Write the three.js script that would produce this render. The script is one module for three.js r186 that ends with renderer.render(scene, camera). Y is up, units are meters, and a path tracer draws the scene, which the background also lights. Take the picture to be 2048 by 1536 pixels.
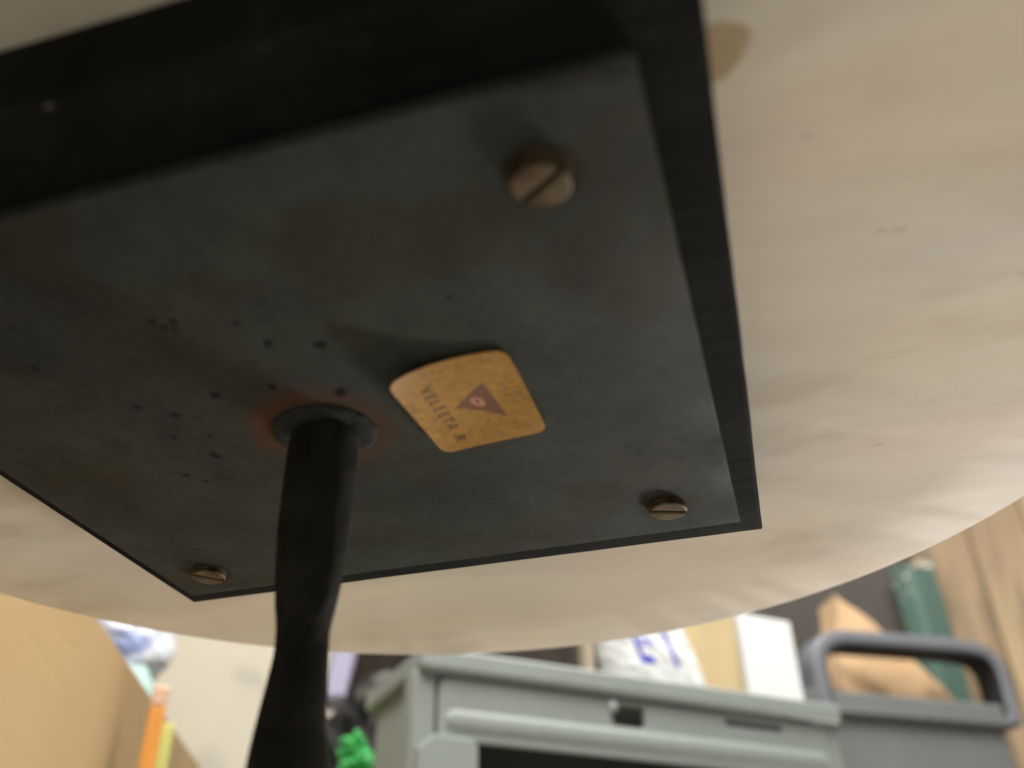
import * as THREE from 'three';
import { RectAreaLightUniformsLib } from 'three/addons/lights/RectAreaLightUniformsLib.js';
import { RoundedBoxGeometry } from 'three/addons/geometries/RoundedBoxGeometry.js';
import { mergeGeometries, toCreasedNormals } from 'three/addons/utils/BufferGeometryUtils.js';

// ---------------------------------------------------------------- camera
const scene = new THREE.Scene();
const camera = new THREE.PerspectiveCamera(44.948, 1024 / 768, 0.02, 40);
camera.rotation.order = 'YXZ';
camera.position.set(0.13259, 0.42405, 0.24051);
camera.rotation.set(0.6079, 0.2743, -0.0177);
camera.focus = 0.385;
camera.userData.fStop = 5.3;
scene.add(camera);

// ---------------------------------------------------------------- light
RectAreaLightUniformsLib.init();
scene.background = new THREE.Color().setRGB(0.1, 0.095, 0.085);       // the dim room around
const renderer = new THREE.WebGLRenderer();
renderer.toneMapping = THREE.LinearToneMapping;
renderer.toneMappingExposure = 1.12;
renderer.shadowMap.enabled = true;

const CEIL = { at: [-0.05, 2.2, 0.55], size: [1.4, 0.8], color: [1, 0.97, 0.92], power: 14.6 };
const CEIL2 = { at: [0.55, 2.35, -0.85], size: [1.4, 0.8], color: [1, 0.97, 0.92], power: 15 };  // second panel, added to brighten the right side
const LOW = { at: [0.74, 0.11, -1.57], to: [-0.05, 0.6, 0.05], size: [0.44, 0.2], color: [1, 0.96, 0.9], power: 60, hood: 0.2 };  // added fill lamp, out of view, lights the table from below

// ---------------------------------------------------------------- helpers
function rng(seed) { let a = seed >>> 0; return () => { a = (a + 0x6D2B79F5) | 0; let t = Math.imul(a ^ (a >>> 15), 1 | a); t = (t + Math.imul(t ^ (t >>> 7), 61 | t)) ^ t; return ((t ^ (t >>> 14)) >>> 0) / 4294967296; }; }
const PERM = (() => { const r = rng(77), p = new Float32Array(65536); for (let i = 0; i < p.length; i++) p[i] = r(); return p; })();
const hash = (x, y, s) => PERM[((x * 374761393 + y * 668265263 + s * 974634777) ^ ((x * 668265263) >>> 13)) & 65535];
function vn(x, y, s) {
  const i = Math.floor(x), j = Math.floor(y); let u = x - i, v = y - j; u = u * u * (3 - 2 * u); v = v * v * (3 - 2 * v);
  return (hash(i, j, s) * (1 - u) + hash(i + 1, j, s) * u) * (1 - v) + (hash(i, j + 1, s) * (1 - u) + hash(i + 1, j + 1, s) * u) * v;
}
function fbm(x, y, s, o = 5) { let a = 0, w = 0.5, t = 0; for (let k = 0; k < o; k++) { a += w * vn(x, y, s + k * 13); t += w; w *= 0.5; x *= 2.03; y *= 2.03; } return a / t; }
const sm = (a, b, x) => { x = Math.min(1, Math.max(0, (x - a) / (b - a))); return x * x * (3 - 2 * x); };
const mix = (a, b, t) => a + (b - a) * t;
const enc = (c) => { c = Math.min(1, Math.max(0, c)); return 255 * (c <= 0.0031308 ? 12.92 * c : 1.055 * Math.pow(c, 1 / 2.4) - 0.055); };
// a texture over x0..x1, y0..y1 metres of the uv; fn returns linear rgb
function tex(n, m, box, fn, srgb = true) {
  const d = new Uint8Array(n * m * 4), [x0, x1, y0, y1] = box;
  for (let j = 0; j < m; j++) for (let i = 0; i < n; i++) {
    const c = fn(x0 + (i + 0.5) / n * (x1 - x0), y0 + (j + 0.5) / m * (y1 - y0)), k = 4 * (j * n + i);
    for (let q = 0; q < 3; q++) d[k + q] = srgb ? enc(c[q]) : 255 * Math.min(1, Math.max(0, c[q]));
    d[k + 3] = 255;
  }
  const t = new THREE.DataTexture(d, n, m); t.magFilter = THREE.LinearFilter; t.minFilter = THREE.LinearMipmapLinearFilter; t.generateMipmaps = true;
  t.wrapS = t.wrapT = THREE.RepeatWrapping; if (srgb) t.colorSpace = THREE.SRGBColorSpace;
  t.repeat.set(1 / (x1 - x0), 1 / (y1 - y0)); t.offset.set(-x0 / (x1 - x0), -y0 / (y1 - y0)); t.needsUpdate = true; return t;
}
// uv in metres by the dominant axis of each face (or one fixed plane)
function uvm(g, plane) {
  g = g.index ? g.toNonIndexed() : g; const p = g.attributes.position, uv = new Float32Array(p.count * 2);
  const a = new THREE.Vector3(), b = new THREE.Vector3(), c = new THREE.Vector3();
  for (let i = 0; i < p.count; i += 3) {
    a.fromBufferAttribute(p, i); b.fromBufferAttribute(p, i + 1); c.fromBufferAttribute(p, i + 2);
    const n = b.clone().sub(a).cross(c.clone().sub(a)); const ax = Math.abs(n.x), ay = Math.abs(n.y), az = Math.abs(n.z);
    const pl = plane || (ay >= ax && ay >= az ? 'xz' : ax >= az ? 'zy' : 'xy');
    [a, b, c].forEach((q, k) => { uv[2 * (i + k)] = q[pl[0]]; uv[2 * (i + k) + 1] = q[pl[1]]; });
  }
  g.setAttribute('uv', new THREE.BufferAttribute(uv, 2)); return g;
}
const matt = (o) => new THREE.MeshPhysicalMaterial({ side: THREE.DoubleSide, specularIntensity: 0.25, ...o });
const std = (o) => new THREE.MeshStandardMaterial({ side: THREE.DoubleSide, ...o });
const lin = (r, g, b) => new THREE.Color().setRGB(r, g, b);
const numbers = {};
const numbered = (n) => { const k = numbers[n] = (numbers[n] ?? -1) + 1; return k ? n + '_' + String(k).padStart(3, '0') : n; };
function mesh(name, geo, mat, parent, label) {
  const m = new THREE.Mesh(geo, mat); m.name = parent && parent !== scene ? name : numbered(name); m.castShadow = m.receiveShadow = true;
  if (label) m.userData.label = label; (parent || scene).add(m); return m;
}
function thing(name, label, category, at = [0, 0, 0], turn = 0) {
  const o = new THREE.Group(); o.name = numbered(name); o.position.set(...at); o.rotation.y = turn; o.userData = { label, category }; scene.add(o); return o;
}
const rbox = (w, h, d, r = 0.003, x = 0, y = 0, z = 0, s = 2) => new RoundedBoxGeometry(w, h, d, s, r).translate(x, y, z);
// a solid from a polygon in (x, z), from y0 up to y1, with rounded edges
function slab(poly, y0, y1, bev = 0.001, seg = 2) {
  const s = new THREE.Shape(); poly.forEach(([x, z], i) => i ? s.lineTo(x, -z) : s.moveTo(x, -z)); s.closePath();
  const g = new THREE.ExtrudeGeometry(s, { depth: y1 - y0 - 2 * bev, bevelEnabled: bev > 0, bevelSize: bev, bevelThickness: bev, bevelOffset: -bev, bevelSegments: seg, curveSegments: 12 });
  return g.translate(0, 0, bev).rotateX(-Math.PI / 2).translate(0, y0, 0);
}
// a grid surface from fn(u, v) -> [x, y, z]
function sheet(n, m, fn, closeU = false) {
  const pos = [], uv = [], idx = [];
  for (let j = 0; j <= m; j++) for (let i = 0; i <= n; i++) { pos.push(...fn(i / n, j / m)); uv.push(i / n, j / m); }
  for (let j = 0; j < m; j++) for (let i = 0; i < n; i++) { const a = j * (n + 1) + i, b = a + 1, c = a + n + 1, d = c + 1; idx.push(a, b, c, b, d, c); }
  const g = new THREE.BufferGeometry(); g.setAttribute('position', new THREE.Float32BufferAttribute(pos, 3)); g.setAttribute('uv', new THREE.Float32BufferAttribute(uv, 2)); g.setIndex(idx); g.computeVertexNormals(); return g;
}
// moves every vertex by smooth noise, for crumpled and soft things
function crumple(g, amp, freq, seed) {
  const p = g.attributes.position, n = g.attributes.normal;
  for (let i = 0; i < p.count; i++) {
    const x = p.getX(i), y = p.getY(i), z = p.getZ(i);
    const a = fbm(x * freq + 7.1 + z * freq * 0.7, y * freq + 3.3 - z * freq * 0.6, seed, 4) - 0.5, r = Math.abs(fbm(y * freq * 1.3 + 11 + z * freq, x * freq * 1.3 + z * freq * 0.5, seed + 5, 3) - 0.5) - 0.12;
    const d = amp * (a + 1.4 * r) * 2;
    p.setXYZ(i, x + n.getX(i) * d, y + n.getY(i) * d, z + n.getZ(i) * d);
  }
  g.computeVertexNormals(); return g;
}
const blob = (rx, ry, rz, amp, freq, seed, det = 40) => { const g = new THREE.SphereGeometry(1, det, Math.round(det * 0.7)); g.scale(rx, ry, rz); g.computeVertexNormals(); return crumple(g, amp, freq, seed); };

// ---------------------------------------------------------------- setting: floor, wall
const woodTone = (x, y, s) => {                       // light brown board, grain along y
  const g = fbm(x * 55, y * 2.2, s, 5), f = fbm(x * 260, y * 5, s + 40, 3), b = fbm(x * 5, y * 2.5, s + 80, 4);
  const dark = sm(0.57, 0.75, fbm(x * 26 + 1.7 * b, y * 3.2, s + 120, 4)) * 0.4;
  const t = (0.72 + 0.36 * (g - 0.5) + 0.3 * (f - 0.5) + 0.45 * (b - 0.5)) * (1 - dark);
  return [0.65 * t, 0.46 * t * (0.98 + 0.04 * b), 0.265 * t];
};
{
  const t = tex(512, 512, [0, 1.6, 0, 1.6], (x, y) => { const a = fbm(x * 3, y * 3, 3), b = fbm(x * 40, y * 40, 9, 3); const k = 0.27 + 0.1 * (a - 0.5) + 0.06 * (b - 0.5); return [k, k * 0.92, k * 0.78]; });
  const f = mesh('floor', uvm(new THREE.BoxGeometry(7, 0.05, 7).translate(0, -0.025, -0.5)), std({ map: t, roughness: 0.75 })); f.userData.kind = 'structure';
}
{
  // boarded wall behind the tubs; each upright board is a piece
  const wall = new THREE.Group(); wall.name = 'wall'; wall.userData.kind = 'structure'; wall.position.set(0.62, 0, -2.45); wall.rotation.y = -0.12; scene.add(wall);
  const mats = [11, 23, 37].map((s) => std({ map: tex(256, 1024, [0, 0.5, 0, 2.4], (x, y) => woodTone(x, y, s)), bumpMap: tex(256, 512, [0, 0.5, 0, 2.4], (x, y) => { const g = fbm(x * 120, y * 4, s, 4); return [g, g, g]; }, false), bumpScale: 0.0012, roughness: 0.62 }));
  const backing = mesh('wall_core', new THREE.BoxGeometry(3.6, 2.4, 0.05).translate(-0.2, 1.2, -0.04), std({ color: lin(0.1, 0.07, 0.045), roughness: 0.9 }), wall);
  const r = rng(5); let x = -2.005; let k = 0;
  while (x < 1.55) {
    const w = 0.15; const g = uvm(rbox(w - 0.004, 2.4, 0.02, 0.003, 0, 1.2, 0)); g.attributes.uv.array.forEach((v, i, a) => { if (i % 2 === 0) a[i] = v + 0.21 + 0.1 * (k % 3); });
    const b = mesh('plank', g, mats[k % 3], wall); b.position.set(x + w / 2, 0, 0.0015 * (r() - 0.5)); x += w; k++;
  }
}

// ---------------------------------------------------------------- lamps (outside the picture)
function panelLamp(name, label, cfg, look) {
  const at = new THREE.Vector3(...cfg.at), to = new THREE.Vector3(...look);
  const g = thing(name, label, 'lamp', cfg.at); const q = new THREE.Object3D(); q.position.copy(at); q.lookAt(to); g.quaternion.copy(q.quaternion);
  const [w, h] = cfg.size;
  mesh('lamp_housing', rbox(w + 0.03, h + 0.03, 0.03, 0.006, 0, 0, -0.022), std({ color: lin(0.6, 0.6, 0.6), roughness: 0.5 }), g);
  mesh('diffuser', new THREE.BoxGeometry(w, h, 0.008).translate(0, 0, -0.002), std({ color: lin(0.8, 0.8, 0.8), emissive: lin(...cfg.color), emissiveIntensity: 0.8, roughness: 0.6 }), g);
  if (cfg.hood) {                                     // added black hood that keeps the light on the table
    const hm = std({ color: lin(0.02, 0.02, 0.02), roughness: 0.9 }), d = cfg.hood;
    for (const x of [-1, 1]) mesh('hood_side', rbox(0.004, h + 0.03, d, 0.001, x * (w / 2 + 0.013), 0, d / 2), hm, g);
    for (const y of [-1, 1]) mesh('hood_side', rbox(w + 0.02, 0.004, d, 0.001, 0, y * (h / 2 + 0.013), d / 2), hm, g);
  }
  const L = new THREE.RectAreaLight(lin(...cfg.color), cfg.power, w, h); scene.add(L); L.position.copy(at).addScaledVector(to.clone().sub(at).normalize(), 0.006); L.lookAt(to); L.castShadow = true;
  return g;
}
panelLamp('ceiling_lamp', 'white ceiling light panel above the round table', CEIL, [CEIL.at[0], 0, CEIL.at[2] - 0.001]);
panelLamp('ceiling_lamp', 'added white ceiling light panel brightening the tubs', CEIL2, [CEIL2.at[0], 0, CEIL2.at[2] - 0.001]);
{
  const g = panelLamp('fill_lamp', 'added low white fill lamp, unseen, lighting the table underside', LOW, LOW.to);
  g.updateMatrixWorld();
}

// ---------------------------------------------------------------- the round table seen from below
const table = thing('side_table', 'round pale side table seen from below with dark block and iron post', 'table');
{
  // top: pale mottled disc
  const CX = 0.0095, CZ = -0.0246, R = 0.302;
  const prof = [[0, 0.62], [R - 0.16, 0.62], [R - 0.06, 0.62], [R - 0.012, 0.62]];
  for (let i = 1; i <= 10; i++) { const a = -Math.PI / 2 + Math.PI * i / 10; prof.push([R - 0.012 + 0.012 * Math.cos(a), 0.634 + 0.014 * Math.sin(a)]); }
  prof.push([0.1, 0.648], [0, 0.648]);
  let g = new THREE.LatheGeometry(prof.map((p) => new THREE.Vector2(...p)), 160); g = g.translate(CX, 0, CZ);
  g = uvm(g, 'xz'); g = toCreasedNormals(g, 0.6);
  const topTone = (x, z) => {
    const w = fbm(x * 4, z * 5, 210, 4) - 0.5;
    const st = fbm(x * 5 + 0.6 * w, z * 42 + 5 * w, 220, 5) - 0.5;                // long streaks of the grain
    const fine = fbm(x * 30, z * 300, 230, 3) - 0.5, cloud = fbm(x * 11, z * 15, 240, 4) - 0.5, hue = fbm(x * 13 + 4, z * 17, 250, 4) - 0.5, hue2 = fbm(x * 9 + 9, z * 20, 255, 4) - 0.5;
    let k = 1 + 0.24 * st + 0.04 * fine + 0.2 * cloud;
    let c = [0.7 * k * (1 + 0.08 * hue2), 0.63 * k * (1 + 0.12 * hue), 0.53 * k * (1 - 0.16 * hue2 + 0.1 * hue)];
    const bl = sm(0.56, 0.74, fbm(x * 13, z * 30, 260, 5)) * 0.27;                // brown soak marks
    c = [mix(c[0], 0.42, bl), mix(c[1], 0.33, bl), mix(c[2], 0.225, bl)];
    // dried spill with its own outline by the corner of the block
    const dx = x - 0.1415, dz = z - 0.0935, rr = Math.hypot(dx * (1 + 22 * Math.max(0, -dz)), dz * (dz > 0 ? 1.75 : 0.95)) + 0.0016 * (fbm(x * 300, z * 300, 270, 3) - 0.5);
    const sp = (1 - sm(0.0098, 0.0122, rr)) * 0.75;
    c = [mix(c[0], 0.4, sp), mix(c[1], 0.27, sp), mix(c[2], 0.12, sp)];
    for (const [px, pz, pr] of [[0.185, 0.0135, 0.0011], [0.1905, 0.0125, 0.0014], [0.165, 0.0575, 0.0009], [0.188, -0.118, 0.0013], [0.23, -0.02, 0.001]]) { const q = 0.16 * (1 - sm(pr * 0.6, pr * 1.5, Math.hypot((x - px) * 0.6, z - pz))); c = c.map((v) => v * (1 - q)); }
    return c;
  };
  const t = tex(1280, 1280, [-0.32, 0.34, -0.35, 0.31], topTone);
  const bump = tex(768, 768, [-0.32, 0.34, -0.35, 0.31], (x, z) => { const v = 0.6 * fbm(x * 12, z * 120, 225, 4) + 0.4 * fbm(x * 200, z * 200, 280, 3); return [v, v, v]; }, false);
  mesh('tabletop', g, matt({ map: t, bumpMap: bump, bumpScale: 0.0002, roughness: 0.6 }), table);

  // block under the top
  const rB = rng(31);
  const edge = (a, b, n, amp) => { const o = []; for (let i = 0; i < n; i++) { const s = i / n; const nx = -(b[1] - a[1]), nz = b[0] - a[0], l = Math.hypot(nx, nz), d = i ? amp * (rB() - 0.5) : 0; o.push([mix(a[0], b[0], s) + nx / l * d, mix(a[1], b[1], s) + nz / l * d]); } return o; };
  const bc = [[-0.1345, -0.1303], [0.1366, -0.1337], [0.1418, 0.1418], [-0.1335, 0.1425]];
  const poly = bc.flatMap((p, i) => edge(p, bc[(i + 1) % 4], 22, 0.0003));
  const bm = matt({
    map: tex(640, 640, [-0.16, 0.16, -0.16, 0.16], (x, z) => {
      const a = fbm(x * 9, z * 60, 300, 4), b = fbm(x * 60, z * 60, 310, 3); let k = 0.0085 + 0.008 * (a - 0.5) + 0.008 * (b - 0.5);
      const s = sm(0.72, 0.8, fbm(x * 140, z * 420, 320, 3)) * 0.006; k += s; return [k, k * 1.0, k * 0.92];
    }), bumpMap: tex(512, 512, [-0.16, 0.16, -0.16, 0.16], (x, z) => { const v = fbm(x * 30, z * 260, 330, 4); return [v, v, v]; }, false), bumpScale: 0.0003, roughness: 0.9,
  });
  const block = mesh('mounting_block', toCreasedNormals(uvm(slab(poly, 0.5963, 0.6199, 0.0016, 3), 'xz'), 0.7), bm, table);
  mesh('paint_chip', blob(0.0015, 0.0005, 0.0007, 0.0004, 900, 3, 14).translate(-0.003, 0.5961, 0.139), std({ color: lin(0.08, 0.075, 0.07), roughness: 0.9 }), block);

  // steel plate
  const pc = [[-0.1238, -0.1137], [0.1283, -0.1148], [0.1258, 0.1168], [-0.1245, 0.1146]];
  const polyP = pc.flatMap((p, i) => edge(p, pc[(i + 1) % 4], 30, 0.00012));
  const specks = [[-0.0206, 0.0655, 0.0016], [-0.0225, 0.069, 0.0016], [-0.0168, 0.0672, 0.0017], [-0.0185, 0.064, 0.0012], [-0.025, 0.0304, 0.0022], [-0.0453, -0.0034, 0.0026], [-0.0628, -0.0122, 0.0017], [0.0183, 0.0446, 0.0024], [-0.053, 0.0317, 0.0018], [-0.0058, 0.0288, 0.002], [0.0135, 0.0204, 0.0026], [-0.052, 0.012, 0.0016], [-0.044, 0.024, 0.0018], [-0.04, 0.009, 0.0014], [0.004, 0.05, 0.002], [-0.07, 0.06, 0.0014], [-0.062, 0.078, 0.0012], [0.0, 0.061, 0.0015], [0.062, 0.054, 0.0012], [-0.058, -0.018, 0.0013]];
  const pTone = (x, z) => {
    const a = fbm(x * 14, z * 14, 400, 5) - 0.5, b = fbm(x * 60, z * 60, 410, 4) - 0.5, h = fbm(x * 18 + 5, z * 18, 420, 4) - 0.5, f = fbm(x * 420, z * 420, 425, 2) - 0.5;
    let k = 0.044 * (1 + 0.95 * a + 0.55 * b + 0.35 * f);
    let c = [k * (0.98 + 0.14 * h), k * 1.08, k * (0.96 - 0.22 * h)];
    const ox = sm(0.55, 0.72, fbm(x * 26, z * 26, 430, 5)) * 0.4; c = [mix(c[0], 0.042, ox), mix(c[1], 0.034, ox), mix(c[2], 0.018, ox)];
    // rust-coloured ring round the weld
    const r = Math.hypot(x + 0.0015, z - 0.0015), an = Math.atan2(z - 0.0015, x + 0.0015);
    const ring = sm(0.0135, 0.0165, r + 0.002 * (fbm(x * 200, z * 200, 440, 3) - 0.5)) * (1 - sm(0.0195, 0.03, r + 0.006 * (fbm(x * 120, z * 120, 445, 3) - 0.5))) * (0.55 + 0.45 * Math.cos(an - 2.6)) * 0.95 + 0.5 * sm(0.0165, 0.019, r) * (1 - sm(0.022, 0.029, r)) * Math.max(0, Math.cos(an + 0.6));
    c = [mix(c[0], 0.105, Math.min(1, ring)), mix(c[1], 0.05, Math.min(1, ring)), mix(c[2], 0.03, Math.min(1, ring))];
    for (const [px, pz, pr] of specks) { const q = 0.85 * (1 - sm(pr * 0.35, pr * 1.15, Math.hypot(x - px, z - pz) + pr * 1.1 * (fbm(x * 700, z * 700, 450, 3) - 0.5))); c = c.map((v) => mix(v, 0.005, q)); }
    // brown bleed round the screws
    for (const [sx, sz] of [[0.0985, 0.0907], [0.1019, -0.0911], [-0.1018, -0.092], [-0.1005, 0.0905]]) { const q = 0.7 * (1 - sm(0.0075, 0.0125, Math.hypot(x - sx, z - sz) + 0.006 * (fbm(x * 150, z * 150, 460, 3) - 0.5))); c = [mix(c[0], 0.032, q), mix(c[1], 0.022, q), mix(c[2], 0.01, q)]; }
    return c;
  };
  const plate = mesh('metal_plate', toCreasedNormals(uvm(slab(polyP, 0.5922, 0.5962, 0.0006, 2), 'xz'), 0.7), matt({
    map: tex(1024, 1024, [-0.135, 0.135, -0.125, 0.125], pTone), roughnessMap: tex(512, 512, [-0.135, 0.135, -0.125, 0.125], (x, z) => { const v = 0.66 + 0.3 * (fbm(x * 40, z * 40, 470, 4) - 0.5); return [v, v, v]; }, false),
    bumpMap: tex(768, 768, [-0.135, 0.135, -0.125, 0.125], (x, z) => { const v = 0.5 * fbm(x * 60, z * 60, 480, 4) + 0.5 * fbm(x * 500, z * 500, 485, 3); return [v, v, v]; }, false), bumpScale: 0.00012, roughness: 1, metalness: 0, specularIntensity: 0.2,
  }), table);

  // four round-headed slotted screws
  const screwTone = tex(256, 256, [-0.01, 0.01, -0.01, 0.01], (x, z) => { const a = fbm(x * 300, z * 300, 500, 3), r = sm(0.5, 0.8, fbm(x * 200, z * 200, 510, 3)); return [mix(0.12, 0.06, r) * (0.7 + 0.6 * a), mix(0.085, 0.03, r) * (0.7 + 0.6 * a), mix(0.045, 0.014, r) * (0.7 + 0.6 * a)]; });
  const sMat = std({ map: screwTone, roughness: 0.5, metalness: 0.2 });
  for (const [x, z, slot, drop, tilt] of [[0.0985, 0.0907, -0.62, 0.0046, 0.05], [0.1019, -0.0911, 0.35, 0.0027, 0], [-0.1018, -0.092, 0.8, 0.0026, 0], [-0.1005, 0.0905, 0.2, 0.003, 0]]) {
    // base disc, and two raised halves of the head with the slot left open between them
    const base = new THREE.CylinderGeometry(0.0074, 0.0074, drop * 0.42 + 0.001, 40).translate(0, 0.001 - (drop * 0.42 + 0.001) / 2, 0);
    const halves = [1, -1].map((k) => { const R = 0.00745, w = 0.0009, a0 = Math.asin(w / R), p = []; for (let q = 0; q <= 24; q++) { const a = a0 + (Math.PI - 2 * a0) * q / 24; p.push([R * Math.cos(a) * k, R * Math.sin(a) * k]); } return slab(p.reverse(), -drop, -drop * 0.4, 0.0008, 3); });
    const g2 = uvm(mergeGeometries([base, ...halves].map((q) => { const n = q.index ? q.toNonIndexed() : q; n.deleteAttribute('uv'); return n; })), 'xz');
    const m = mesh('screw', g2, sMat, plate); m.position.set(x, 0.5921, z); m.rotation.set(tilt, slot, -tilt);
  }

  // weld bead where the post meets the plate
  {
    const r0 = rng(8); const pts = []; for (let i = 0; i < 30; i++) { const a = i / 30 * Math.PI * 2; const q = 0.0128 + 0.0012 * (r0() - 0.5) + 0.001 * Math.cos(2 * a + 0.6); pts.push(new THREE.Vector3(-0.0012 + q * Math.cos(a), 0.5912, 0.0005 + q * Math.sin(a))); }
    const g3 = new THREE.TubeGeometry(new THREE.CatmullRomCurve3(pts, true), 160, 0.0042, 10, true); g3.translate(0, -0.5921, 0).scale(1, 0.36, 1).translate(0, 0.5921, 0); g3.computeVertexNormals();
    mesh('weld_bead', crumple(g3, 0.0007, 260, 3), matt({ color: lin(0.034, 0.036, 0.036), roughness: 0.8 }), plate);
  }

  // orange sticker curling off the plate
  {
    const cv = document.createElement('canvas'); cv.width = 512; cv.height = 640; const c = cv.getContext('2d');
    c.fillStyle = '#a97d36'; c.fillRect(0, 0, 512, 640);
    const r1 = rng(91); for (let i = 0; i < 900; i++) { c.fillStyle = r1() > 0.5 ? 'rgba(225,160,70,0.10)' : 'rgba(120,75,20,0.10)'; const q = 4 + 26 * r1(); c.beginPath(); c.ellipse(512 * r1(), 640 * r1(), q, q * 0.6, 3 * r1(), 0, 7); c.fill(); }
    // lettering down the left side, turned a quarter
    c.save(); c.translate(92, 120); c.rotate(Math.PI / 2); c.fillStyle = 'rgba(62,38,8,0.9)'; c.font = 'bold 72px sans-serif'; 'VELIETA R'.split('').forEach((ch, i) => c.fillText(ch, i * 51, 0)); c.restore();
    // purple triangle with a pale middle
    c.fillStyle = 'rgba(100,60,52,0.74)'; c.beginPath(); c.moveTo(178, 318); c.lineTo(346, 196); c.lineTo(372, 470); c.closePath(); c.fill();
    c.fillStyle = 'rgba(196,140,116,0.9)'; c.beginPath(); c.ellipse(282, 322, 42, 26, 1.2, 0, 7); c.fill(); c.fillStyle = 'rgba(96,52,66,0.85)'; c.fillRect(276, 300, 12, 36);
    // small print
    c.fillStyle = 'rgba(92,56,22,0.8)'; c.font = 'bold 44px sans-serif'; c.save(); c.translate(404, 224); c.rotate(Math.PI / 2); 'ITE'.split('').forEach((ch, i) => { c.fillText(ch, i * 40, 0); c.fillText(ch, i * 40, -48); }); c.restore();
    c.fillStyle = 'rgba(120,74,26,0.55)'; for (let i = 0; i < 9; i++) c.fillRect(130 + i * 36, 40 + (i % 3) * 5, 24, 11);
    const t2 = new THREE.CanvasTexture(cv); t2.colorSpace = THREE.SRGBColorSpace;
    const TL = [0.0341, 0.0092, 0.0309], TR = [0.0707, 0.002, 0.0276], BR = [0.0716, 0.0012, -0.021], BL = [0.0333, 0.003, -0.0224];
    const at = (u, v) => {            // u along the top edge, v down; rounded corners drawn in
      const o = []; for (let k = 0; k < 3; k++) o.push((TL[k] * (1 - u) + TR[k] * u) * (1 - v) + (BL[k] * (1 - u) + BR[k] * u) * v);
      o[1] = 0.0007 + 0.0086 * (1 - u) ** 2.6 * (1 - v) ** 1.5 + 0.0022 * (1 - u) ** 2 * v + 0.0006 * Math.sin(3.1 * v + 2 * u) ** 2;
      return [o[0], 0.5922 - o[1], o[2]];
    };
    const sq = (a, b) => { const s = 2 * a - 1, t3 = 2 * b - 1, k = 0.13; const e = (p, q) => p * (1 - k * Math.pow(Math.abs(q), 10) * Math.pow(Math.abs(p), 10) * 0.5); return [(e(s, t3) + 1) / 2, (e(t3, s) + 1) / 2]; };
    const front = sheet(40, 40, (a, b) => at(...sq(a, b))), back = sheet(40, 40, (a, b) => { const p = at(...sq(a, b)); p[1] += 0.00025; return p; });
    const uv = front.attributes.uv; for (let i = 0; i < uv.count; i++) uv.setY(i, 1 - uv.getY(i));
    mesh('sticker', mergeGeometries([front, back]), std({ map: t2, roughness: 0.55 }), table, 'orange sticker with a purple triangle, one corner curling off the plate');
  }

  // twisted iron post down to its foot
  {
    const sx = 0.876, sz = -0.483, fx = 0.483, fz = 0.876;
    const K = [[0.5925, -0.0126, 0.0018, 0.0112], [0.587, -0.0131, 0.002, 0.0111], [0.574, -0.0132, 0.003, 0.0111], [0.556, -0.0128, 0.0037, 0.0104], [0.542, -0.0118, 0.0043, 0.0097], [0.531, -0.0105, 0.004, 0.0086], [0.522, -0.009, 0.0008, 0.0073], [0.514, -0.0087, -0.0009, 0.0076], [0.504, -0.0101, -0.0011, 0.0084], [0.495, -0.0112, -0.0014, 0.0092], [0.483, -0.0124, 0.0007, 0.0118], [0.46, -0.0134, 0.0034, 0.0124], [0.43, -0.0126, 0.004, 0.0104], [0.4, -0.0092, -0.0008, 0.0082], [0.36, -0.0128, 0.0016, 0.012], [0.3, -0.0128, 0.0036, 0.0118], [0.22, -0.0095, -0.0005, 0.0085], [0.12, -0.0128, 0.0025, 0.012], [0.02, -0.013, 0.002, 0.0125]];
    const curve = (c) => new THREE.CatmullRomCurve3(K.map((k) => new THREE.Vector3(k[c], k[0], 0)));
    const cl = curve(1), cm = curve(2), cr = curve(3); const N = 220, V = 24;
    const ring = [[-1, 0], [0, 1], [1, 0], [0, -1]];
    const g4 = sheet(V, N, (u, v) => {
      const l = cl.getPoint(v), m = cm.getPoint(v), r = cr.getPoint(v); const w = (r.x - l.x) / 2;
      const cs = [[l.x, -0.001], [m.x, w * 0.95], [r.x, 0.001], [(l.x + r.x) / 2, -w * 0.95]];
      const f = u * 4, i = Math.min(3, Math.floor(f)), t4 = f - i; const A = cs[i % 4], B = cs[(i + 1) % 4]; const mid = [(l.x + r.x) / 2, 0];
      let s = mix(A[0], B[0], t4), d = mix(A[1], B[1], t4); const bulge = 1 + 0.34 * t4 * (1 - t4) - 0.035 * Math.pow(Math.abs(2 * t4 - 1), 6);
      s = mid[0] + (s - mid[0]) * bulge; d *= bulge;
      return [s * sx + d * fx, l.y, s * sz + d * fz];
    });
    const uv4 = g4.attributes.uv; for (let i = 0; i < uv4.count; i++) uv4.setXY(i, uv4.getX(i) * 0.08, uv4.getY(i) * 0.57);
    const iron = matt({ map: tex(256, 1024, [0, 0.08, 0, 0.57], (x, y) => { const a = fbm(x * 120, y * 40, 600, 4), r = sm(0.5, 0.75, fbm(x * 90, y * 60, 610, 4)); const k = 0.024 * (0.5 + a); return [k + 0.012 * r, k + 0.009 * r, k * 0.9 + 0.004 * r]; }), bumpMap: tex(256, 1024, [0, 0.08, 0, 0.57], (x, y) => { const v = fbm(x * 150, y * 90, 620, 4); return [v, v, v]; }, false), bumpScale: 0.0003, roughness: 0.75, metalness: 0 });
    mesh('post', crumple(g4, 0.0002, 60, 17), iron, table);
    const foot = new THREE.LatheGeometry([[0, 0], [0.17, 0], [0.172, 0.006], [0.16, 0.016], [0.04, 0.026], [0.02, 0.034], [0, 0.034]].map((p) => new THREE.Vector2(...p)), 64);
    mesh('foot', foot, iron, table);
  }
}

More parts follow.
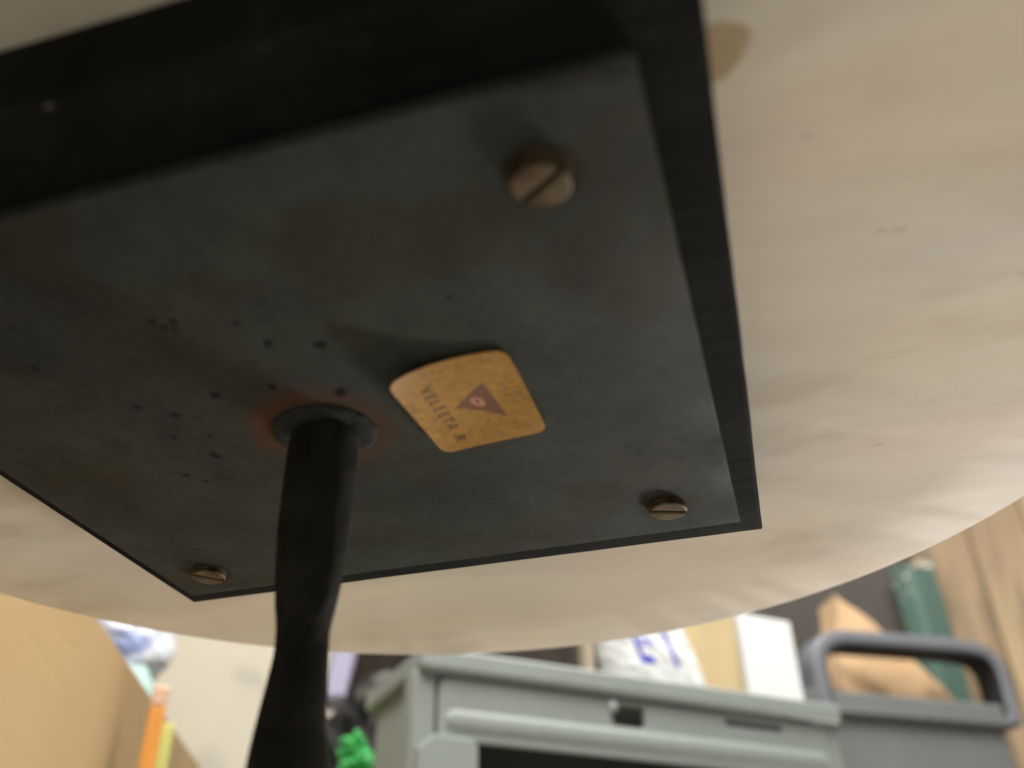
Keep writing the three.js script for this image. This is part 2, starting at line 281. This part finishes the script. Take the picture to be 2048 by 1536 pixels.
// ---------------------------------------------------------------- what carries the tubs (below the picture)
const TOP = 0.44;
function crate(label, at, turn, w, d, TOP = 0.44) {
  const b = thing('wooden_crate', label, 'crate', at, turn), m = std({ map: tex(128, 128, [0, 0.8, 0, 0.8], (x, y) => woodTone(y, x, 51).map((v) => v * 0.8)), roughness: 0.7 });
  mesh('crate_top', uvm(rbox(w, 0.016, d, 0.003, 0, TOP - 0.009, 0)), m, b);
  for (const z of [-1, 1]) for (let k = 0; k < 4; k++) mesh('slat', uvm(rbox(w, 0.09, 0.012, 0.003, 0, 0.05 + k * 0.105, z * (d / 2 - 0.006))), m, b);
  for (const x of [-1, 1]) for (let k = 0; k < 4; k++) mesh('slat', uvm(rbox(0.012, 0.09, d - 0.026, 0.003, x * (w / 2 - 0.006), 0.05 + k * 0.105, 0)), m, b);
  return b;
}
{
  const c = thing('dark_backdrop', 'dark brown cabinet added to keep the gaps behind the tubs dark', 'backdrop', [-0.4, 0, -2.24]);  // unseen dark backdrop, put in so the gaps between things stay dark
  const m = std({ map: tex(256, 256, [0, 1.6, 0, 1.6], (x, y) => { const k = 0.03 * (0.6 + 0.8 * fbm(x * 50, y * 3, 1600, 4)); return [k * 1.3, k * 0.95, k * 0.65]; }), roughness: 0.6 });
  mesh('backdrop_body', uvm(rbox(1.8, 1.55, 0.28, 0.004, 0, 0.775, 0)), m, c);
  for (const x of [-0.45, 0.45]) { const d = mesh('door', uvm(rbox(0.87, 1.45, 0.018, 0.004, x, 0.78, 0.15)), m, c); mesh('handle', new THREE.SphereGeometry(0.015, 16, 12).translate(x > 0 ? 0.06 : -0.06, 0.8, 0.17), std({ color: lin(0.2, 0.19, 0.17), roughness: 0.4, metalness: 0.8 }), d); }
}

// ---------------------------------------------------------------- light grey stacking bin
const plastic = (r, g, b, s, rough = 0.45) => std({ map: tex(256, 256, [0, 0.5, 0, 0.5], (x, y) => { const k = 1 + 0.16 * (fbm(x * 9, y * 9, s, 5) - 0.5) + 0.1 * (fbm(x * 90, y * 24, s + 9, 3) - 0.5); return [r * k, g * k, b * k]; }), roughness: rough });
function tray(w, d, h, t) {                          // open box: four walls and a bottom
  return mergeGeometries([rbox(w, h, t, 0.004, 0, h / 2, -d / 2 + t / 2), rbox(t, h, d - 2 * t, 0.002, -w / 2 + t / 2, h / 2, 0), rbox(t, h, d - 2 * t, 0.002, w / 2 - t / 2, h / 2, 0), rbox(w - 2 * t, t, d - 2 * t, 0.002, 0, t / 2, 0)].map((q) => uvm(q)));
}
{
  const TOP = 0.449, W = 0.588, D = 0.195, H = 0.322, th = 0.73, s = Math.sin(th), c = Math.cos(th);
  const P0 = [-0.236, -0.688]; crate('wooden crate under the light grey bin', [P0[0] + c * W / 2 - s * D / 2, 0, P0[1] - s * W / 2 - c * D / 2], th, W - 0.05, D - 0.05, TOP); const cx = P0[0] + c * W / 2 - s * D / 2, cz = P0[1] - s * W / 2 - c * D / 2;
  const bin = thing('storage_bin', 'light grey plastic stacking bin with rolled rim and open hopper front', 'bin', [cx, TOP, cz], th);
  const m = plastic(0.29, 0.325, 0.305, 700), in_ = 0.012;
  const f = D / 2, y = (v) => v - 0.44;                // front plane and height over the bench
  mesh('bin_body', tray(W - 2 * in_, D - in_ * 2, H - 0.006, 0.006), m, bin);
  // front: corner posts and a panel with cut-outs, standing proud of the dark inside
  const X = (u) => u - W / 2;
  const sh = new THREE.Shape(); const x0 = X(0.026), x1 = X(0.57), yb = y(0.668), yt = y(0.7345);
  sh.moveTo(x0, yb); sh.lineTo(x0, yt - 0.018); sh.quadraticCurveTo(x0, yt, x0 + 0.018, yt); sh.lineTo(x1, yt); sh.lineTo(x1, yb); sh.closePath();
  const hole = (a, b, lo, hi) => { const p = new THREE.Path(), r = Math.min(0.006, (hi - lo) / 2.2); p.moveTo(a + r, lo); p.lineTo(b - r, lo); p.quadraticCurveTo(b, lo, b, lo + r); p.lineTo(b, hi - r); p.quadraticCurveTo(b, hi, b - r, hi); p.lineTo(a + r, hi); p.quadraticCurveTo(a, hi, a, hi - r); p.lineTo(a, lo + r); p.quadraticCurveTo(a, lo, a + r, lo); return p; };
  sh.holes.push(hole(X(0.243), X(0.288), y(0.7035), y(0.7285)));
  sh.holes.push(hole(X(0.405), X(0.495), y(0.7195), y(0.7275)));  // narrow slot added for the shadow under the rim
  const ext = (q, depth, bev = 0.002) => new THREE.ExtrudeGeometry(q, { depth, bevelEnabled: true, bevelSize: bev, bevelThickness: bev, bevelOffset: -bev, bevelSegments: 3, curveSegments: 8 });
  mesh('front_panel', uvm(ext(sh, 0.004).translate(0, 0, f - 0.016)), m, bin);
  mesh('front_ledge', uvm(new THREE.CapsuleGeometry(0.013, 0.505, 10, 24).rotateZ(Math.PI / 2).scale(1, 1, 0.5).translate(X(0.298), y(0.6885), f - 0.0125)), m, bin);
  for (const [xx, w] of [[X(0.0065) + 0.004, 0.03], [X(0.578), 0.02]]) mesh('corner_post', uvm(rbox(w, H - 0.02, 0.03, 0.008, xx, (H - 0.02) / 2, f - 0.027, 4)), m, bin);
  const wing = new THREE.Shape(); wing.moveTo(X(-0.0), 0.02); wing.lineTo(X(0.0), y(0.655)); wing.lineTo(X(0.018), y(0.67)); wing.lineTo(X(0.062), y(0.668)); wing.lineTo(X(0.068), y(0.662)); wing.lineTo(X(0.068), 0.02); wing.closePath();
  mesh('hopper_cheek', uvm(ext(wing, 0.006).translate(0, 0, f - 0.008)), m, bin);
  mesh('front_lip', uvm(rbox(0.48, 0.07, 0.012, 0.004, X(0.3), 0.06, f - 0.02)), m, bin);
  // rolled rim, mitred along all four sides
  const rimY = y(0.75); const rimBar = (len, ax) => rbox(ax ? 0.016 : len, 0.0235, ax ? len : 0.016, 0.0045, 0, 0, 0, 4);
  const rim = [rimBar(W, 0).translate(0, rimY, f - 0.008), rimBar(W, 0).translate(0, rimY, -f + 0.008), rimBar(D - 0.034, 1).translate(-W / 2 + 0.008, rimY, 0), rimBar(D - 0.034, 1).translate(W / 2 - 0.008, rimY, 0)];
  mesh('rim', mergeGeometries(rim.map((q) => uvm(q))), m, bin);
  const knob = mesh('latch', blob(0.0055, 0.006, 0.004, 0.0004, 200, 4, 20).translate(X(0.243), y(0.724), f - 0.008), plastic(0.42, 0.45, 0.43, 720), bin);
  mesh('shade_backing', uvm(rbox(W - 0.04, y(0.747), 0.004, 0.001, 0, y(0.747) / 2 + 0.002, f - 0.034)), std({ color: lin(0.025, 0.024, 0.022), roughness: 0.9 }), bin);  // added black sheet, paints the shade behind the cut-outs
  mesh('dark_filler', uvm(rbox(W - 0.05, 0.2, D - 0.09, 0.01, 0, 0.11, -0.012)), std({ color: lin(0.02, 0.018, 0.016), roughness: 0.9 }), bin, 'dark filler block behind the hopper opening');  // plain dark block filling the inside of the bin
}

// ---------------------------------------------------------------- mid grey tub with a bail handle
const TUB = { th: 0.59, W: 0.402, D: 0.22, A: [0.1847, -1.4759] };
{
  const { th, W, D, A } = TUB, s = Math.sin(th), c = Math.cos(th), ctr = [A[0] + c * W / 2 - s * D / 2, A[1] - s * W / 2 - c * D / 2];
  crate('wooden crate under the blue grey tub', [ctr[0], 0, ctr[1]], th, W - 0.05, D - 0.05);
  const tub = thing('handled_tub', 'blue grey plastic tub with raised loop handle at right', 'tub', [ctr[0], TOP, ctr[1]], th);
  const m = plastic(0.19, 0.2, 0.2, 740, 0.4), H = 0.437; const X = (u) => u - W / 2, f = D / 2;
  const front = uvm(rbox(W, H, 0.006, 0.003, 0, H / 2, f - 0.014));
  mesh('tub_body', mergeGeometries([tray(W - 0.004, D - 0.04, H, 0.006), front]), m, tub);
  const yc = 0.905 - 0.02 - TOP; const bar = (len, ax) => uvm(rbox(ax ? 0.018 : len, 0.041, ax ? len : 0.018, 0.006, 0, 0, 0, 4));
  mesh('rim', mergeGeometries([bar(W + 0.014, 0).translate(0, yc, f - 0.005), bar(W + 0.014, 0).translate(0, yc, -f + 0.005), bar(D - 0.03, 1).translate(-W / 2, yc, 0), bar(D - 0.03, 1).translate(W / 2, yc, 0)]), m, tub);
  // handle: wide rounded strap swept along a loop over the front rim
  const pts = [[0.012, 0.79], [0.012, 0.83], [0.014, 0.868], [0.03, 0.892], [0.058, 0.904], [0.1, 0.9065], [0.2, 0.909], [0.3, 0.9095], [0.328, 0.904], [0.344, 0.886], [0.348, 0.862], [0.346, 0.83], [0.344, 0.795]].map((p) => new THREE.Vector3(X(p[0] * 1.2), 0.424 + 1.2 * (p[1] - 0.424) - TOP, f - 0.014));
  const cur = new THREE.CatmullRomCurve3(pts, false, 'centripetal'); const N = 140;
  const g = sheet(24, N, (u, v) => {
    const p = cur.getPointAt(v), t = cur.getTangentAt(v), nx = -t.y, ny = t.x, a = u * Math.PI * 2; const e = (q) => Math.sign(q) * Math.pow(Math.abs(q), 0.4);
    const r = 0.0145 * e(Math.cos(a)), d = 0.03 * e(Math.sin(a)); return [p.x + nx * r, p.y + ny * r, p.z + d];
  });
  const hd = mesh('handle', g, plastic(0.19, 0.2, 0.222, 760, 0.35), tub);
  // added black lining on the inside of the loop, standing in for shade
  const band = sheet(12, N, (u, v) => { const p = cur.getPointAt(0.03 + 0.94 * v), t = cur.getTangentAt(0.03 + 0.94 * v), nx = -t.y, ny = t.x, a = u * Math.PI * 2, e = (q) => Math.sign(q) * Math.pow(Math.abs(q), 0.4); const r = -0.0145 + 0.003 * e(Math.cos(a)), d = 0.0275 * e(Math.sin(a)); return [p.x + nx * r, p.y + ny * r, p.z + d]; });
  mesh('shade_band', band, std({ color: lin(0.012, 0.012, 0.014), roughness: 0.8 }), hd, 'black lining standing in for shade on the inner side of the handle');
}

// ---------------------------------------------------------------- things standing in the bin
const BIN = { th: 0.73, P: [-0.236, -0.688] };
const inBin = (x, back, y) => [BIN.P[0] + Math.cos(BIN.th) * x - Math.sin(BIN.th) * back, y, BIN.P[1] - Math.sin(BIN.th) * x - Math.cos(BIN.th) * back];
{
  const p = inBin(0.662, 0.22, 0);
  const w = thing('white_box', 'tall plain white box standing upright behind the light grey bin', 'box', p, BIN.th);
  mesh('box_body', uvm(rbox(0.1065, 0.97, 0.045, 0.004, 0, 0.485, 0, 3)), std({ map: tex(128, 128, [0, 0.4, 0, 0.4], (x, y) => { const k = 0.86 + 0.06 * (fbm(x * 20, y * 20, 800, 4) - 0.5); return [k * 0.97, k, k * 0.99]; }), roughness: 0.6 }), w);
}
{
  const p = thing('paper_parcel', 'tan paper parcel with a folded edge left of the white box', 'parcel', inBin(0.417, 0.085, 0.556), BIN.th);
  const g = crumple(rbox(0.15, 0.36, 0.06, 0.022, 0, 0.18, 0, 10), 0.0022, 26, 60);
  const m = std({ map: tex(256, 256, [0, 1, 0, 1], (x, y) => { const k = 1 + 0.2 * (fbm(x * 5, y * 7, 810, 5) - 0.5); return [0.64 * k, 0.5 * k, 0.28 * k]; }), roughness: 0.7 });
  mesh('wrapping', g, m, p);
  mesh('folded_edge', crumple(rbox(0.014, 0.355, 0.045, 0.004, 0, 0.178, 0, 4), 0.001, 40, 61).translate(-0.078, 0, 0.004), std({ color: lin(0.72, 0.5, 0.31), roughness: 0.7 }), p);
}
{
  // white plastic pack with a blue-framed print
  const cv = document.createElement('canvas'); cv.width = 512; cv.height = 512; const c = cv.getContext('2d'); c.fillStyle = '#f2f4f5'; c.fillRect(0, 0, 512, 512);
  c.strokeStyle = '#2a2fc0'; c.lineWidth = 22; c.beginPath(); c.moveTo(160, 0); c.lineTo(160, 350); c.moveTo(330, 0); c.lineTo(330, 350); c.stroke();
  c.fillStyle = '#2a2fc0'; c.fillRect(150, 318, 70, 32); c.font = 'bold 92px sans-serif'; c.save(); c.translate(176, 150); c.rotate(Math.PI / 2); c.globalAlpha = 0.8; c.fillText('M', 0, 0); c.fillText('E', 90, -4); c.restore();
  const t = new THREE.CanvasTexture(cv); t.colorSpace = THREE.SRGBColorSpace;
  const p = thing('plastic_pack', 'puffy white plastic pack with blue print leaning over the bin rim', 'pack', inBin(0.32, 0.052, 0.69), BIN.th);
  const g = sheet(60, 60, (u, v) => {
    const a = (u - 0.5) * 2, b = (v - 0.5) * 2; const th = Math.pow(Math.max(0, (1 - Math.pow(Math.abs(a), 3)) * (1 - Math.pow(Math.abs(b), 4))), 0.5);
    const wr = 0.006 * (fbm(u * 9, v * 7, 850, 4) - 0.5) + 0.012 * Math.abs(fbm(u * 5 + 3, v * 10, 860, 3) - 0.5) * Math.pow(Math.abs(a), 2);
    return [a * 0.075 - b * 0.03, 0.135 + b * 0.078, 0.03 * th + wr];
  });
  const g2 = sheet(30, 30, (u, v) => { const a = (u - 0.5) * 2, b = (v - 0.5) * 2; const th = Math.pow(Math.max(0, (1 - Math.pow(Math.abs(a), 3)) * (1 - Math.pow(Math.abs(b), 4))), 0.5); return [a * 0.075 - b * 0.03, 0.135 + b * 0.078, -0.02 * th]; });
  const uv = g.attributes.uv; mesh('pack_film', mergeGeometries([g, g2]), std({ map: t, roughness: 0.3 }), p);
}
{
  const r = thing('cardboard_strip', 'narrow beige cardboard strip at the left of the white pack', 'strip', inBin(0.236, 0.05, 0.556), BIN.th);
  mesh('strip_board', crumple(rbox(0.012, 0.29, 0.02, 0.003, 0, 0.145, 0, 4), 0.001, 40, 70), std({ color: lin(0.5, 0.42, 0.3), roughness: 0.8 }), r);
}
// ---------------------------------------------------------------- brown paper bag in the tub
{
  const th = TUB.th, o = [TUB.A[0] - Math.sin(th) * 0.084, 0.456, TUB.A[1] - Math.cos(th) * 0.084];
  const b = thing('paper_bag', 'crumpled brown paper bag with slanted folded top behind the loop handle', 'bag', o, th);
  const Y = (y) => 0.424 + 1.2 * (y - 0.424) - 0.456;
  const fr = (u, v) => {                              // front face, from the low left to the peak and down the fold
    const top = [[0.134, 1.013], [0.196, 0.9736], [0.261, 0.9138], [0.308, 0.866], [0.334, 0.836]], k = u * 4, i = Math.min(3, Math.floor(k)), t = k - i;
    const tx = 1.2 * mix(top[i][0], top[i + 1][0], t), ty = Y(mix(top[i][1], top[i + 1][1], t)); const bx = mix(0.09, 0.385, u), lo = 0.03;
    const w = Math.pow(v, 1.25), x = mix(bx, tx, sm(0.55, 1, v) * 0.65 + 0.35 * w), y = mix(lo, ty, v); const yy = y + 0.456, cx = x / 1.2;
    const cr = 0.012 * Math.exp(-Math.pow((yy - 0.985 + 0.62 * (cx - 0.07)) / 0.014, 2)) * sm(0.07, 0.12, cx) * (1 - sm(0.19, 0.24, cx));
    return [x, y, 0.02 - 0.03 * v + 0.016 * (fbm(u * 5, v * 6, 900, 4) - 0.5) - cr];
  };
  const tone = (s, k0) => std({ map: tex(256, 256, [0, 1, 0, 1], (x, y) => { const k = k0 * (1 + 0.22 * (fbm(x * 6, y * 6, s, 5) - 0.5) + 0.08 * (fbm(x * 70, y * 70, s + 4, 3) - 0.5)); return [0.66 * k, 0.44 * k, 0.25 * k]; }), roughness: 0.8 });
  const front = sheet(40, 40, fr), bk = sheet(40, 40, (u, v) => { const p = fr(u, v); return [p[0], p[1] * 0.995, -0.095 + 0.06 * v]; });
  const join = (fn) => sheet(1, 40, fn);
  mesh('bag_front', mergeGeometries([front, join((u, v) => { const p = fr(1, v); return [p[0], p[1], mix(p[2], -0.095 + 0.06 * v, u)]; }), sheet(40, 1, (u, v) => { const p = fr(u, 1); return [p[0], p[1], mix(p[2], -0.035, v)]; }), bk]), tone(910, 1), b);
  mesh('gusset', sheet(12, 30, (u, v) => { const p = fr(0, v); return [p[0] - 0.02 * u - 0.0002, p[1] * (1 - 0.03 * u), mix(p[2], -0.04, u)]; }), tone(930, 0.62), b, 'folded side of the bag, shade put into its darker colour');  // same paper toned darker, the side shade painted into its colour
}
// ---------------------------------------------------------------- green board
{
  const g = thing('green_board', 'dark green painted board with chipped pale top against the wooden wall', 'board', [0.482, 0, -2.035], -0.22);
  const t = tex(256, 1024, [-0.06, 0.06, 0, 1.4], (x, y) => {
    const s = fbm(x * 70, y * 2.4, 950, 5), w = sm(0.52, 0.72, s) * 0.55, ch = sm(0.6, 0.68, fbm(x * 60, y * 60, 960, 4)) * sm(1.24, 1.31, y), k = 0.8 + 0.4 * fbm(x * 20, y * 8, 970, 4);
    return [mix(mix(0.026 * k, 0.1, w), 0.6, ch), mix(mix(0.082 * k, 0.175, w), 0.55, ch), mix(mix(0.056 * k, 0.135, w), 0.47, ch)];
  });
  mesh('board_face', uvm(rbox(0.096, 1.33, 0.026, 0.003, 0, 0.665, 0)), std({ map: t, roughness: 0.55 }), g);
  mesh('chipped_end', blob(0.016, 0.01, 0.012, 0.002, 120, 9, 20).translate(0.022, 1.322, 0.006), std({ color: lin(0.62, 0.52, 0.42), roughness: 0.85 }), g);
}
// ---------------------------------------------------------------- left: cardboard box, bags, cream box, sticks
{
  // long side runs from beside the table to the back
  const ang = Math.atan2(-0.1357, -0.324); const A = [-0.4358, -0.4248];
  const b = thing('cardboard_box', 'large plain brown cardboard box at the left beside the table', 'box', [A[0], 0, A[1]], ang + Math.PI);
  // local +z runs back towards the camera, local -x is away from the table
  const t = tex(768, 512, [-0.6, 0.6, 0, 0.8], (x, y) => {
    const k = 1 + 0.12 * (fbm(x * 6, y * 9, 1000, 5) - 0.5) + 0.06 * (fbm(x * 12, y * 160, 1010, 3) - 0.5) + 0.05 * (fbm(x * 300, y * 300, 1015, 2) - 0.5); const o = 0.5 * (fbm(x * 4, y * 5, 1020, 4) - 0.4);
    return [0.395 * k * (1 + 0.15 * o), 0.268 * k * (1 - 0.1 * o), 0.133 * k * (1 - 0.7 * o)];
  });
  const bump = tex(768, 512, [-0.6, 0.6, 0, 0.8], (x, y) => { const r = Math.abs(fbm(x * 4, y * 30, 1030, 2) - 0.5), on = sm(0.55, 0.7, fbm(x * 14, y * 30, 1045, 3)); const v = 0.7 - 0.3 * on * (1 - sm(0, 0.02, r)) - 0.15 * fbm(x * 20, y * 20, 1040, 3); return [v, v, v]; }, false);
  const m = std({ map: t, bumpMap: bump, bumpScale: 0.0012, roughness: 0.8 });
  const y1 = 0.724;
  mesh('box_side', uvm(rbox(0.006, y1, 0.93, 0.002, -0.003, y1 / 2, -0.07, 3)), m, b);
  mesh('box_side', uvm(rbox(0.006, y1, 0.93, 0.002, -0.347, y1 / 2, -0.07, 3)), m, b);
  mesh('box_end', uvm(rbox(0.337, y1, 0.006, 0.002, -0.175, y1 / 2, -0.532, 3)), m, b);
  mesh('box_end', uvm(rbox(0.337, y1, 0.006, 0.002, -0.175, y1 / 2, 0.392, 3)), m, b);
  mesh('box_base', uvm(rbox(0.337, 0.006, 0.917, 0.002, -0.175, 0.004, -0.07)), m, b);
  
}
{
  const c = thing('cream_box', 'tall cream cardboard box behind the iron post', 'box', [-0.7065, 0, -1.109], 0.595);
  const m = std({ map: tex(256, 384, [-0.3, 0.3, 0, 1.1], (x, y) => { const k = 1 + 0.1 * (fbm(x * 9, y * 9, 1100, 5) - 0.5), st = sm(0.56, 0.72, fbm(x * 12, y * 16, 1110, 4)) * 0.16; return [0.6 * k * (1 - st), 0.55 * k * (1 - st), 0.44 * k * (1 - st * 0.8)]; }), roughness: 0.75 });
  mesh('box_body', uvm(rbox(0.29, 1.0, 0.18, 0.005, 0, 0.5, 0, 3)), m, c);
  mesh('box_lid', uvm(rbox(0.296, 0.03, 0.186, 0.005, 0, 1.016, 0, 3)), m, c);
}
{
  const p = thing('clear_bag', 'crumpled pale blue plastic bag standing up out of the cardboard box', 'bag', [-0.660, 0.01, -0.733], 0.6);
  mesh('bag_top', blob(0.062, 0.07, 0.03, 0.009, 22, 21, 60).rotateZ(0.35).translate(0.0, 0.832, 0), std({ map: tex(256, 256, [0, 1, 0, 1], (x, y) => { const w = sm(0.4, 0.6, fbm(x * 7, y * 6, 1200, 4)); return [mix(0.3, 0.72, w), mix(0.36, 0.75, w), mix(0.62, 0.82, w)]; }), roughness: 0.3 }), p, 'blue and white crumpled upper half');
  mesh('bag_bottom', blob(0.07, 0.41, 0.036, 0.008, 16, 24, 60).rotateZ(0.04).translate(0.024, 0.405, 0.008), std({ color: lin(0.42, 0.62, 0.58), roughness: 0.35 }), p, 'pale teal lower half');
}
{
  const o = thing('orange_stick', 'flat orange stick with a pinkish tip leaning by the cardboard box', 'stick', [-0.449, 0, -0.543], 0.6);
  const g = new THREE.Group();
  mesh('stick', uvm(rbox(0.0148, 0.685, 0.006, 0.002, 0, 0.3425, 0)), std({ map: tex(64, 256, [0, 0.05, 0, 0.3], (x, y) => { const k = 0.85 + 0.3 * fbm(x * 200, y * 30, 1300, 3); return [0.72 * k, 0.3 * k, 0.05 * k]; }), roughness: 0.5 }), o);
  mesh('stick_tip', crumple(rbox(0.0155, 0.02, 0.0065, 0.003, 0, 0.695, 0, 4), 0.001, 80, 5), std({ color: lin(0.75, 0.48, 0.34), roughness: 0.7 }), o);
  
  const y = thing('yellow_stick', 'thin yellow green stick just right of the orange stick', 'stick', [-0.518, 0, -0.657], 0.6);
  mesh('stick', uvm(rbox(0.0165, 0.704, 0.01, 0.003, 0, 0.352, 0)), std({ color: lin(0.6, 0.58, 0.17), roughness: 0.55 }), y);
}
// ---------------------------------------------------------------- dark heap between the post and the bin
{
  const d = thing('black_sack', 'black fabric sack between the iron post and the light grey bin', 'sack', [-0.43, 0, -1.06], 0.5);
  mesh('sack_fabric', blob(0.15, 0.44, 0.085, 0.03, 17, 41, 120).translate(0, 0.43, 0), std({ map: tex(256, 256, [0, 1, 0, 1], (x, y) => { const w = sm(0.52, 0.75, fbm(x * 16, y * 12, 1400, 4)); return [mix(0.016, 0.13, w), mix(0.015, 0.12, w), mix(0.015, 0.11, w)]; }), roughness: 0.85 }), d);
  const l = thing('lavender_cloth', 'folded pale lavender cloth resting on the black sack by the post', 'cloth', [-0.4535, 0.785, -0.917], 0.5);
  mesh('cloth', crumple(rbox(0.032, 0.095, 0.05, 0.012, 0, 0.047, 0, 10), 0.006, 30, 44).rotateZ(-0.12), std({ color: lin(0.44, 0.42, 0.58), roughness: 0.8 }), l);
  const s = thing('green_tinsel', 'crumpled bright green wrap tucked beside the light grey bin', 'wrap', [-0.402, 0, -0.885], 0.45);
  mesh('wrap', blob(0.05, 0.36, 0.03, 0.012, 85, 47, 220).translate(0.006, 0.378, 0), std({ map: tex(128, 128, [0, 1, 0, 1], (x, y) => { const k = 0.6 + 0.8 * fbm(x * 24, y * 24, 1500, 4); return [0.045 * k, 0.4 * k, 0.085 * k]; }), roughness: 0.4 }), s);
}

renderer.render(scene, camera);
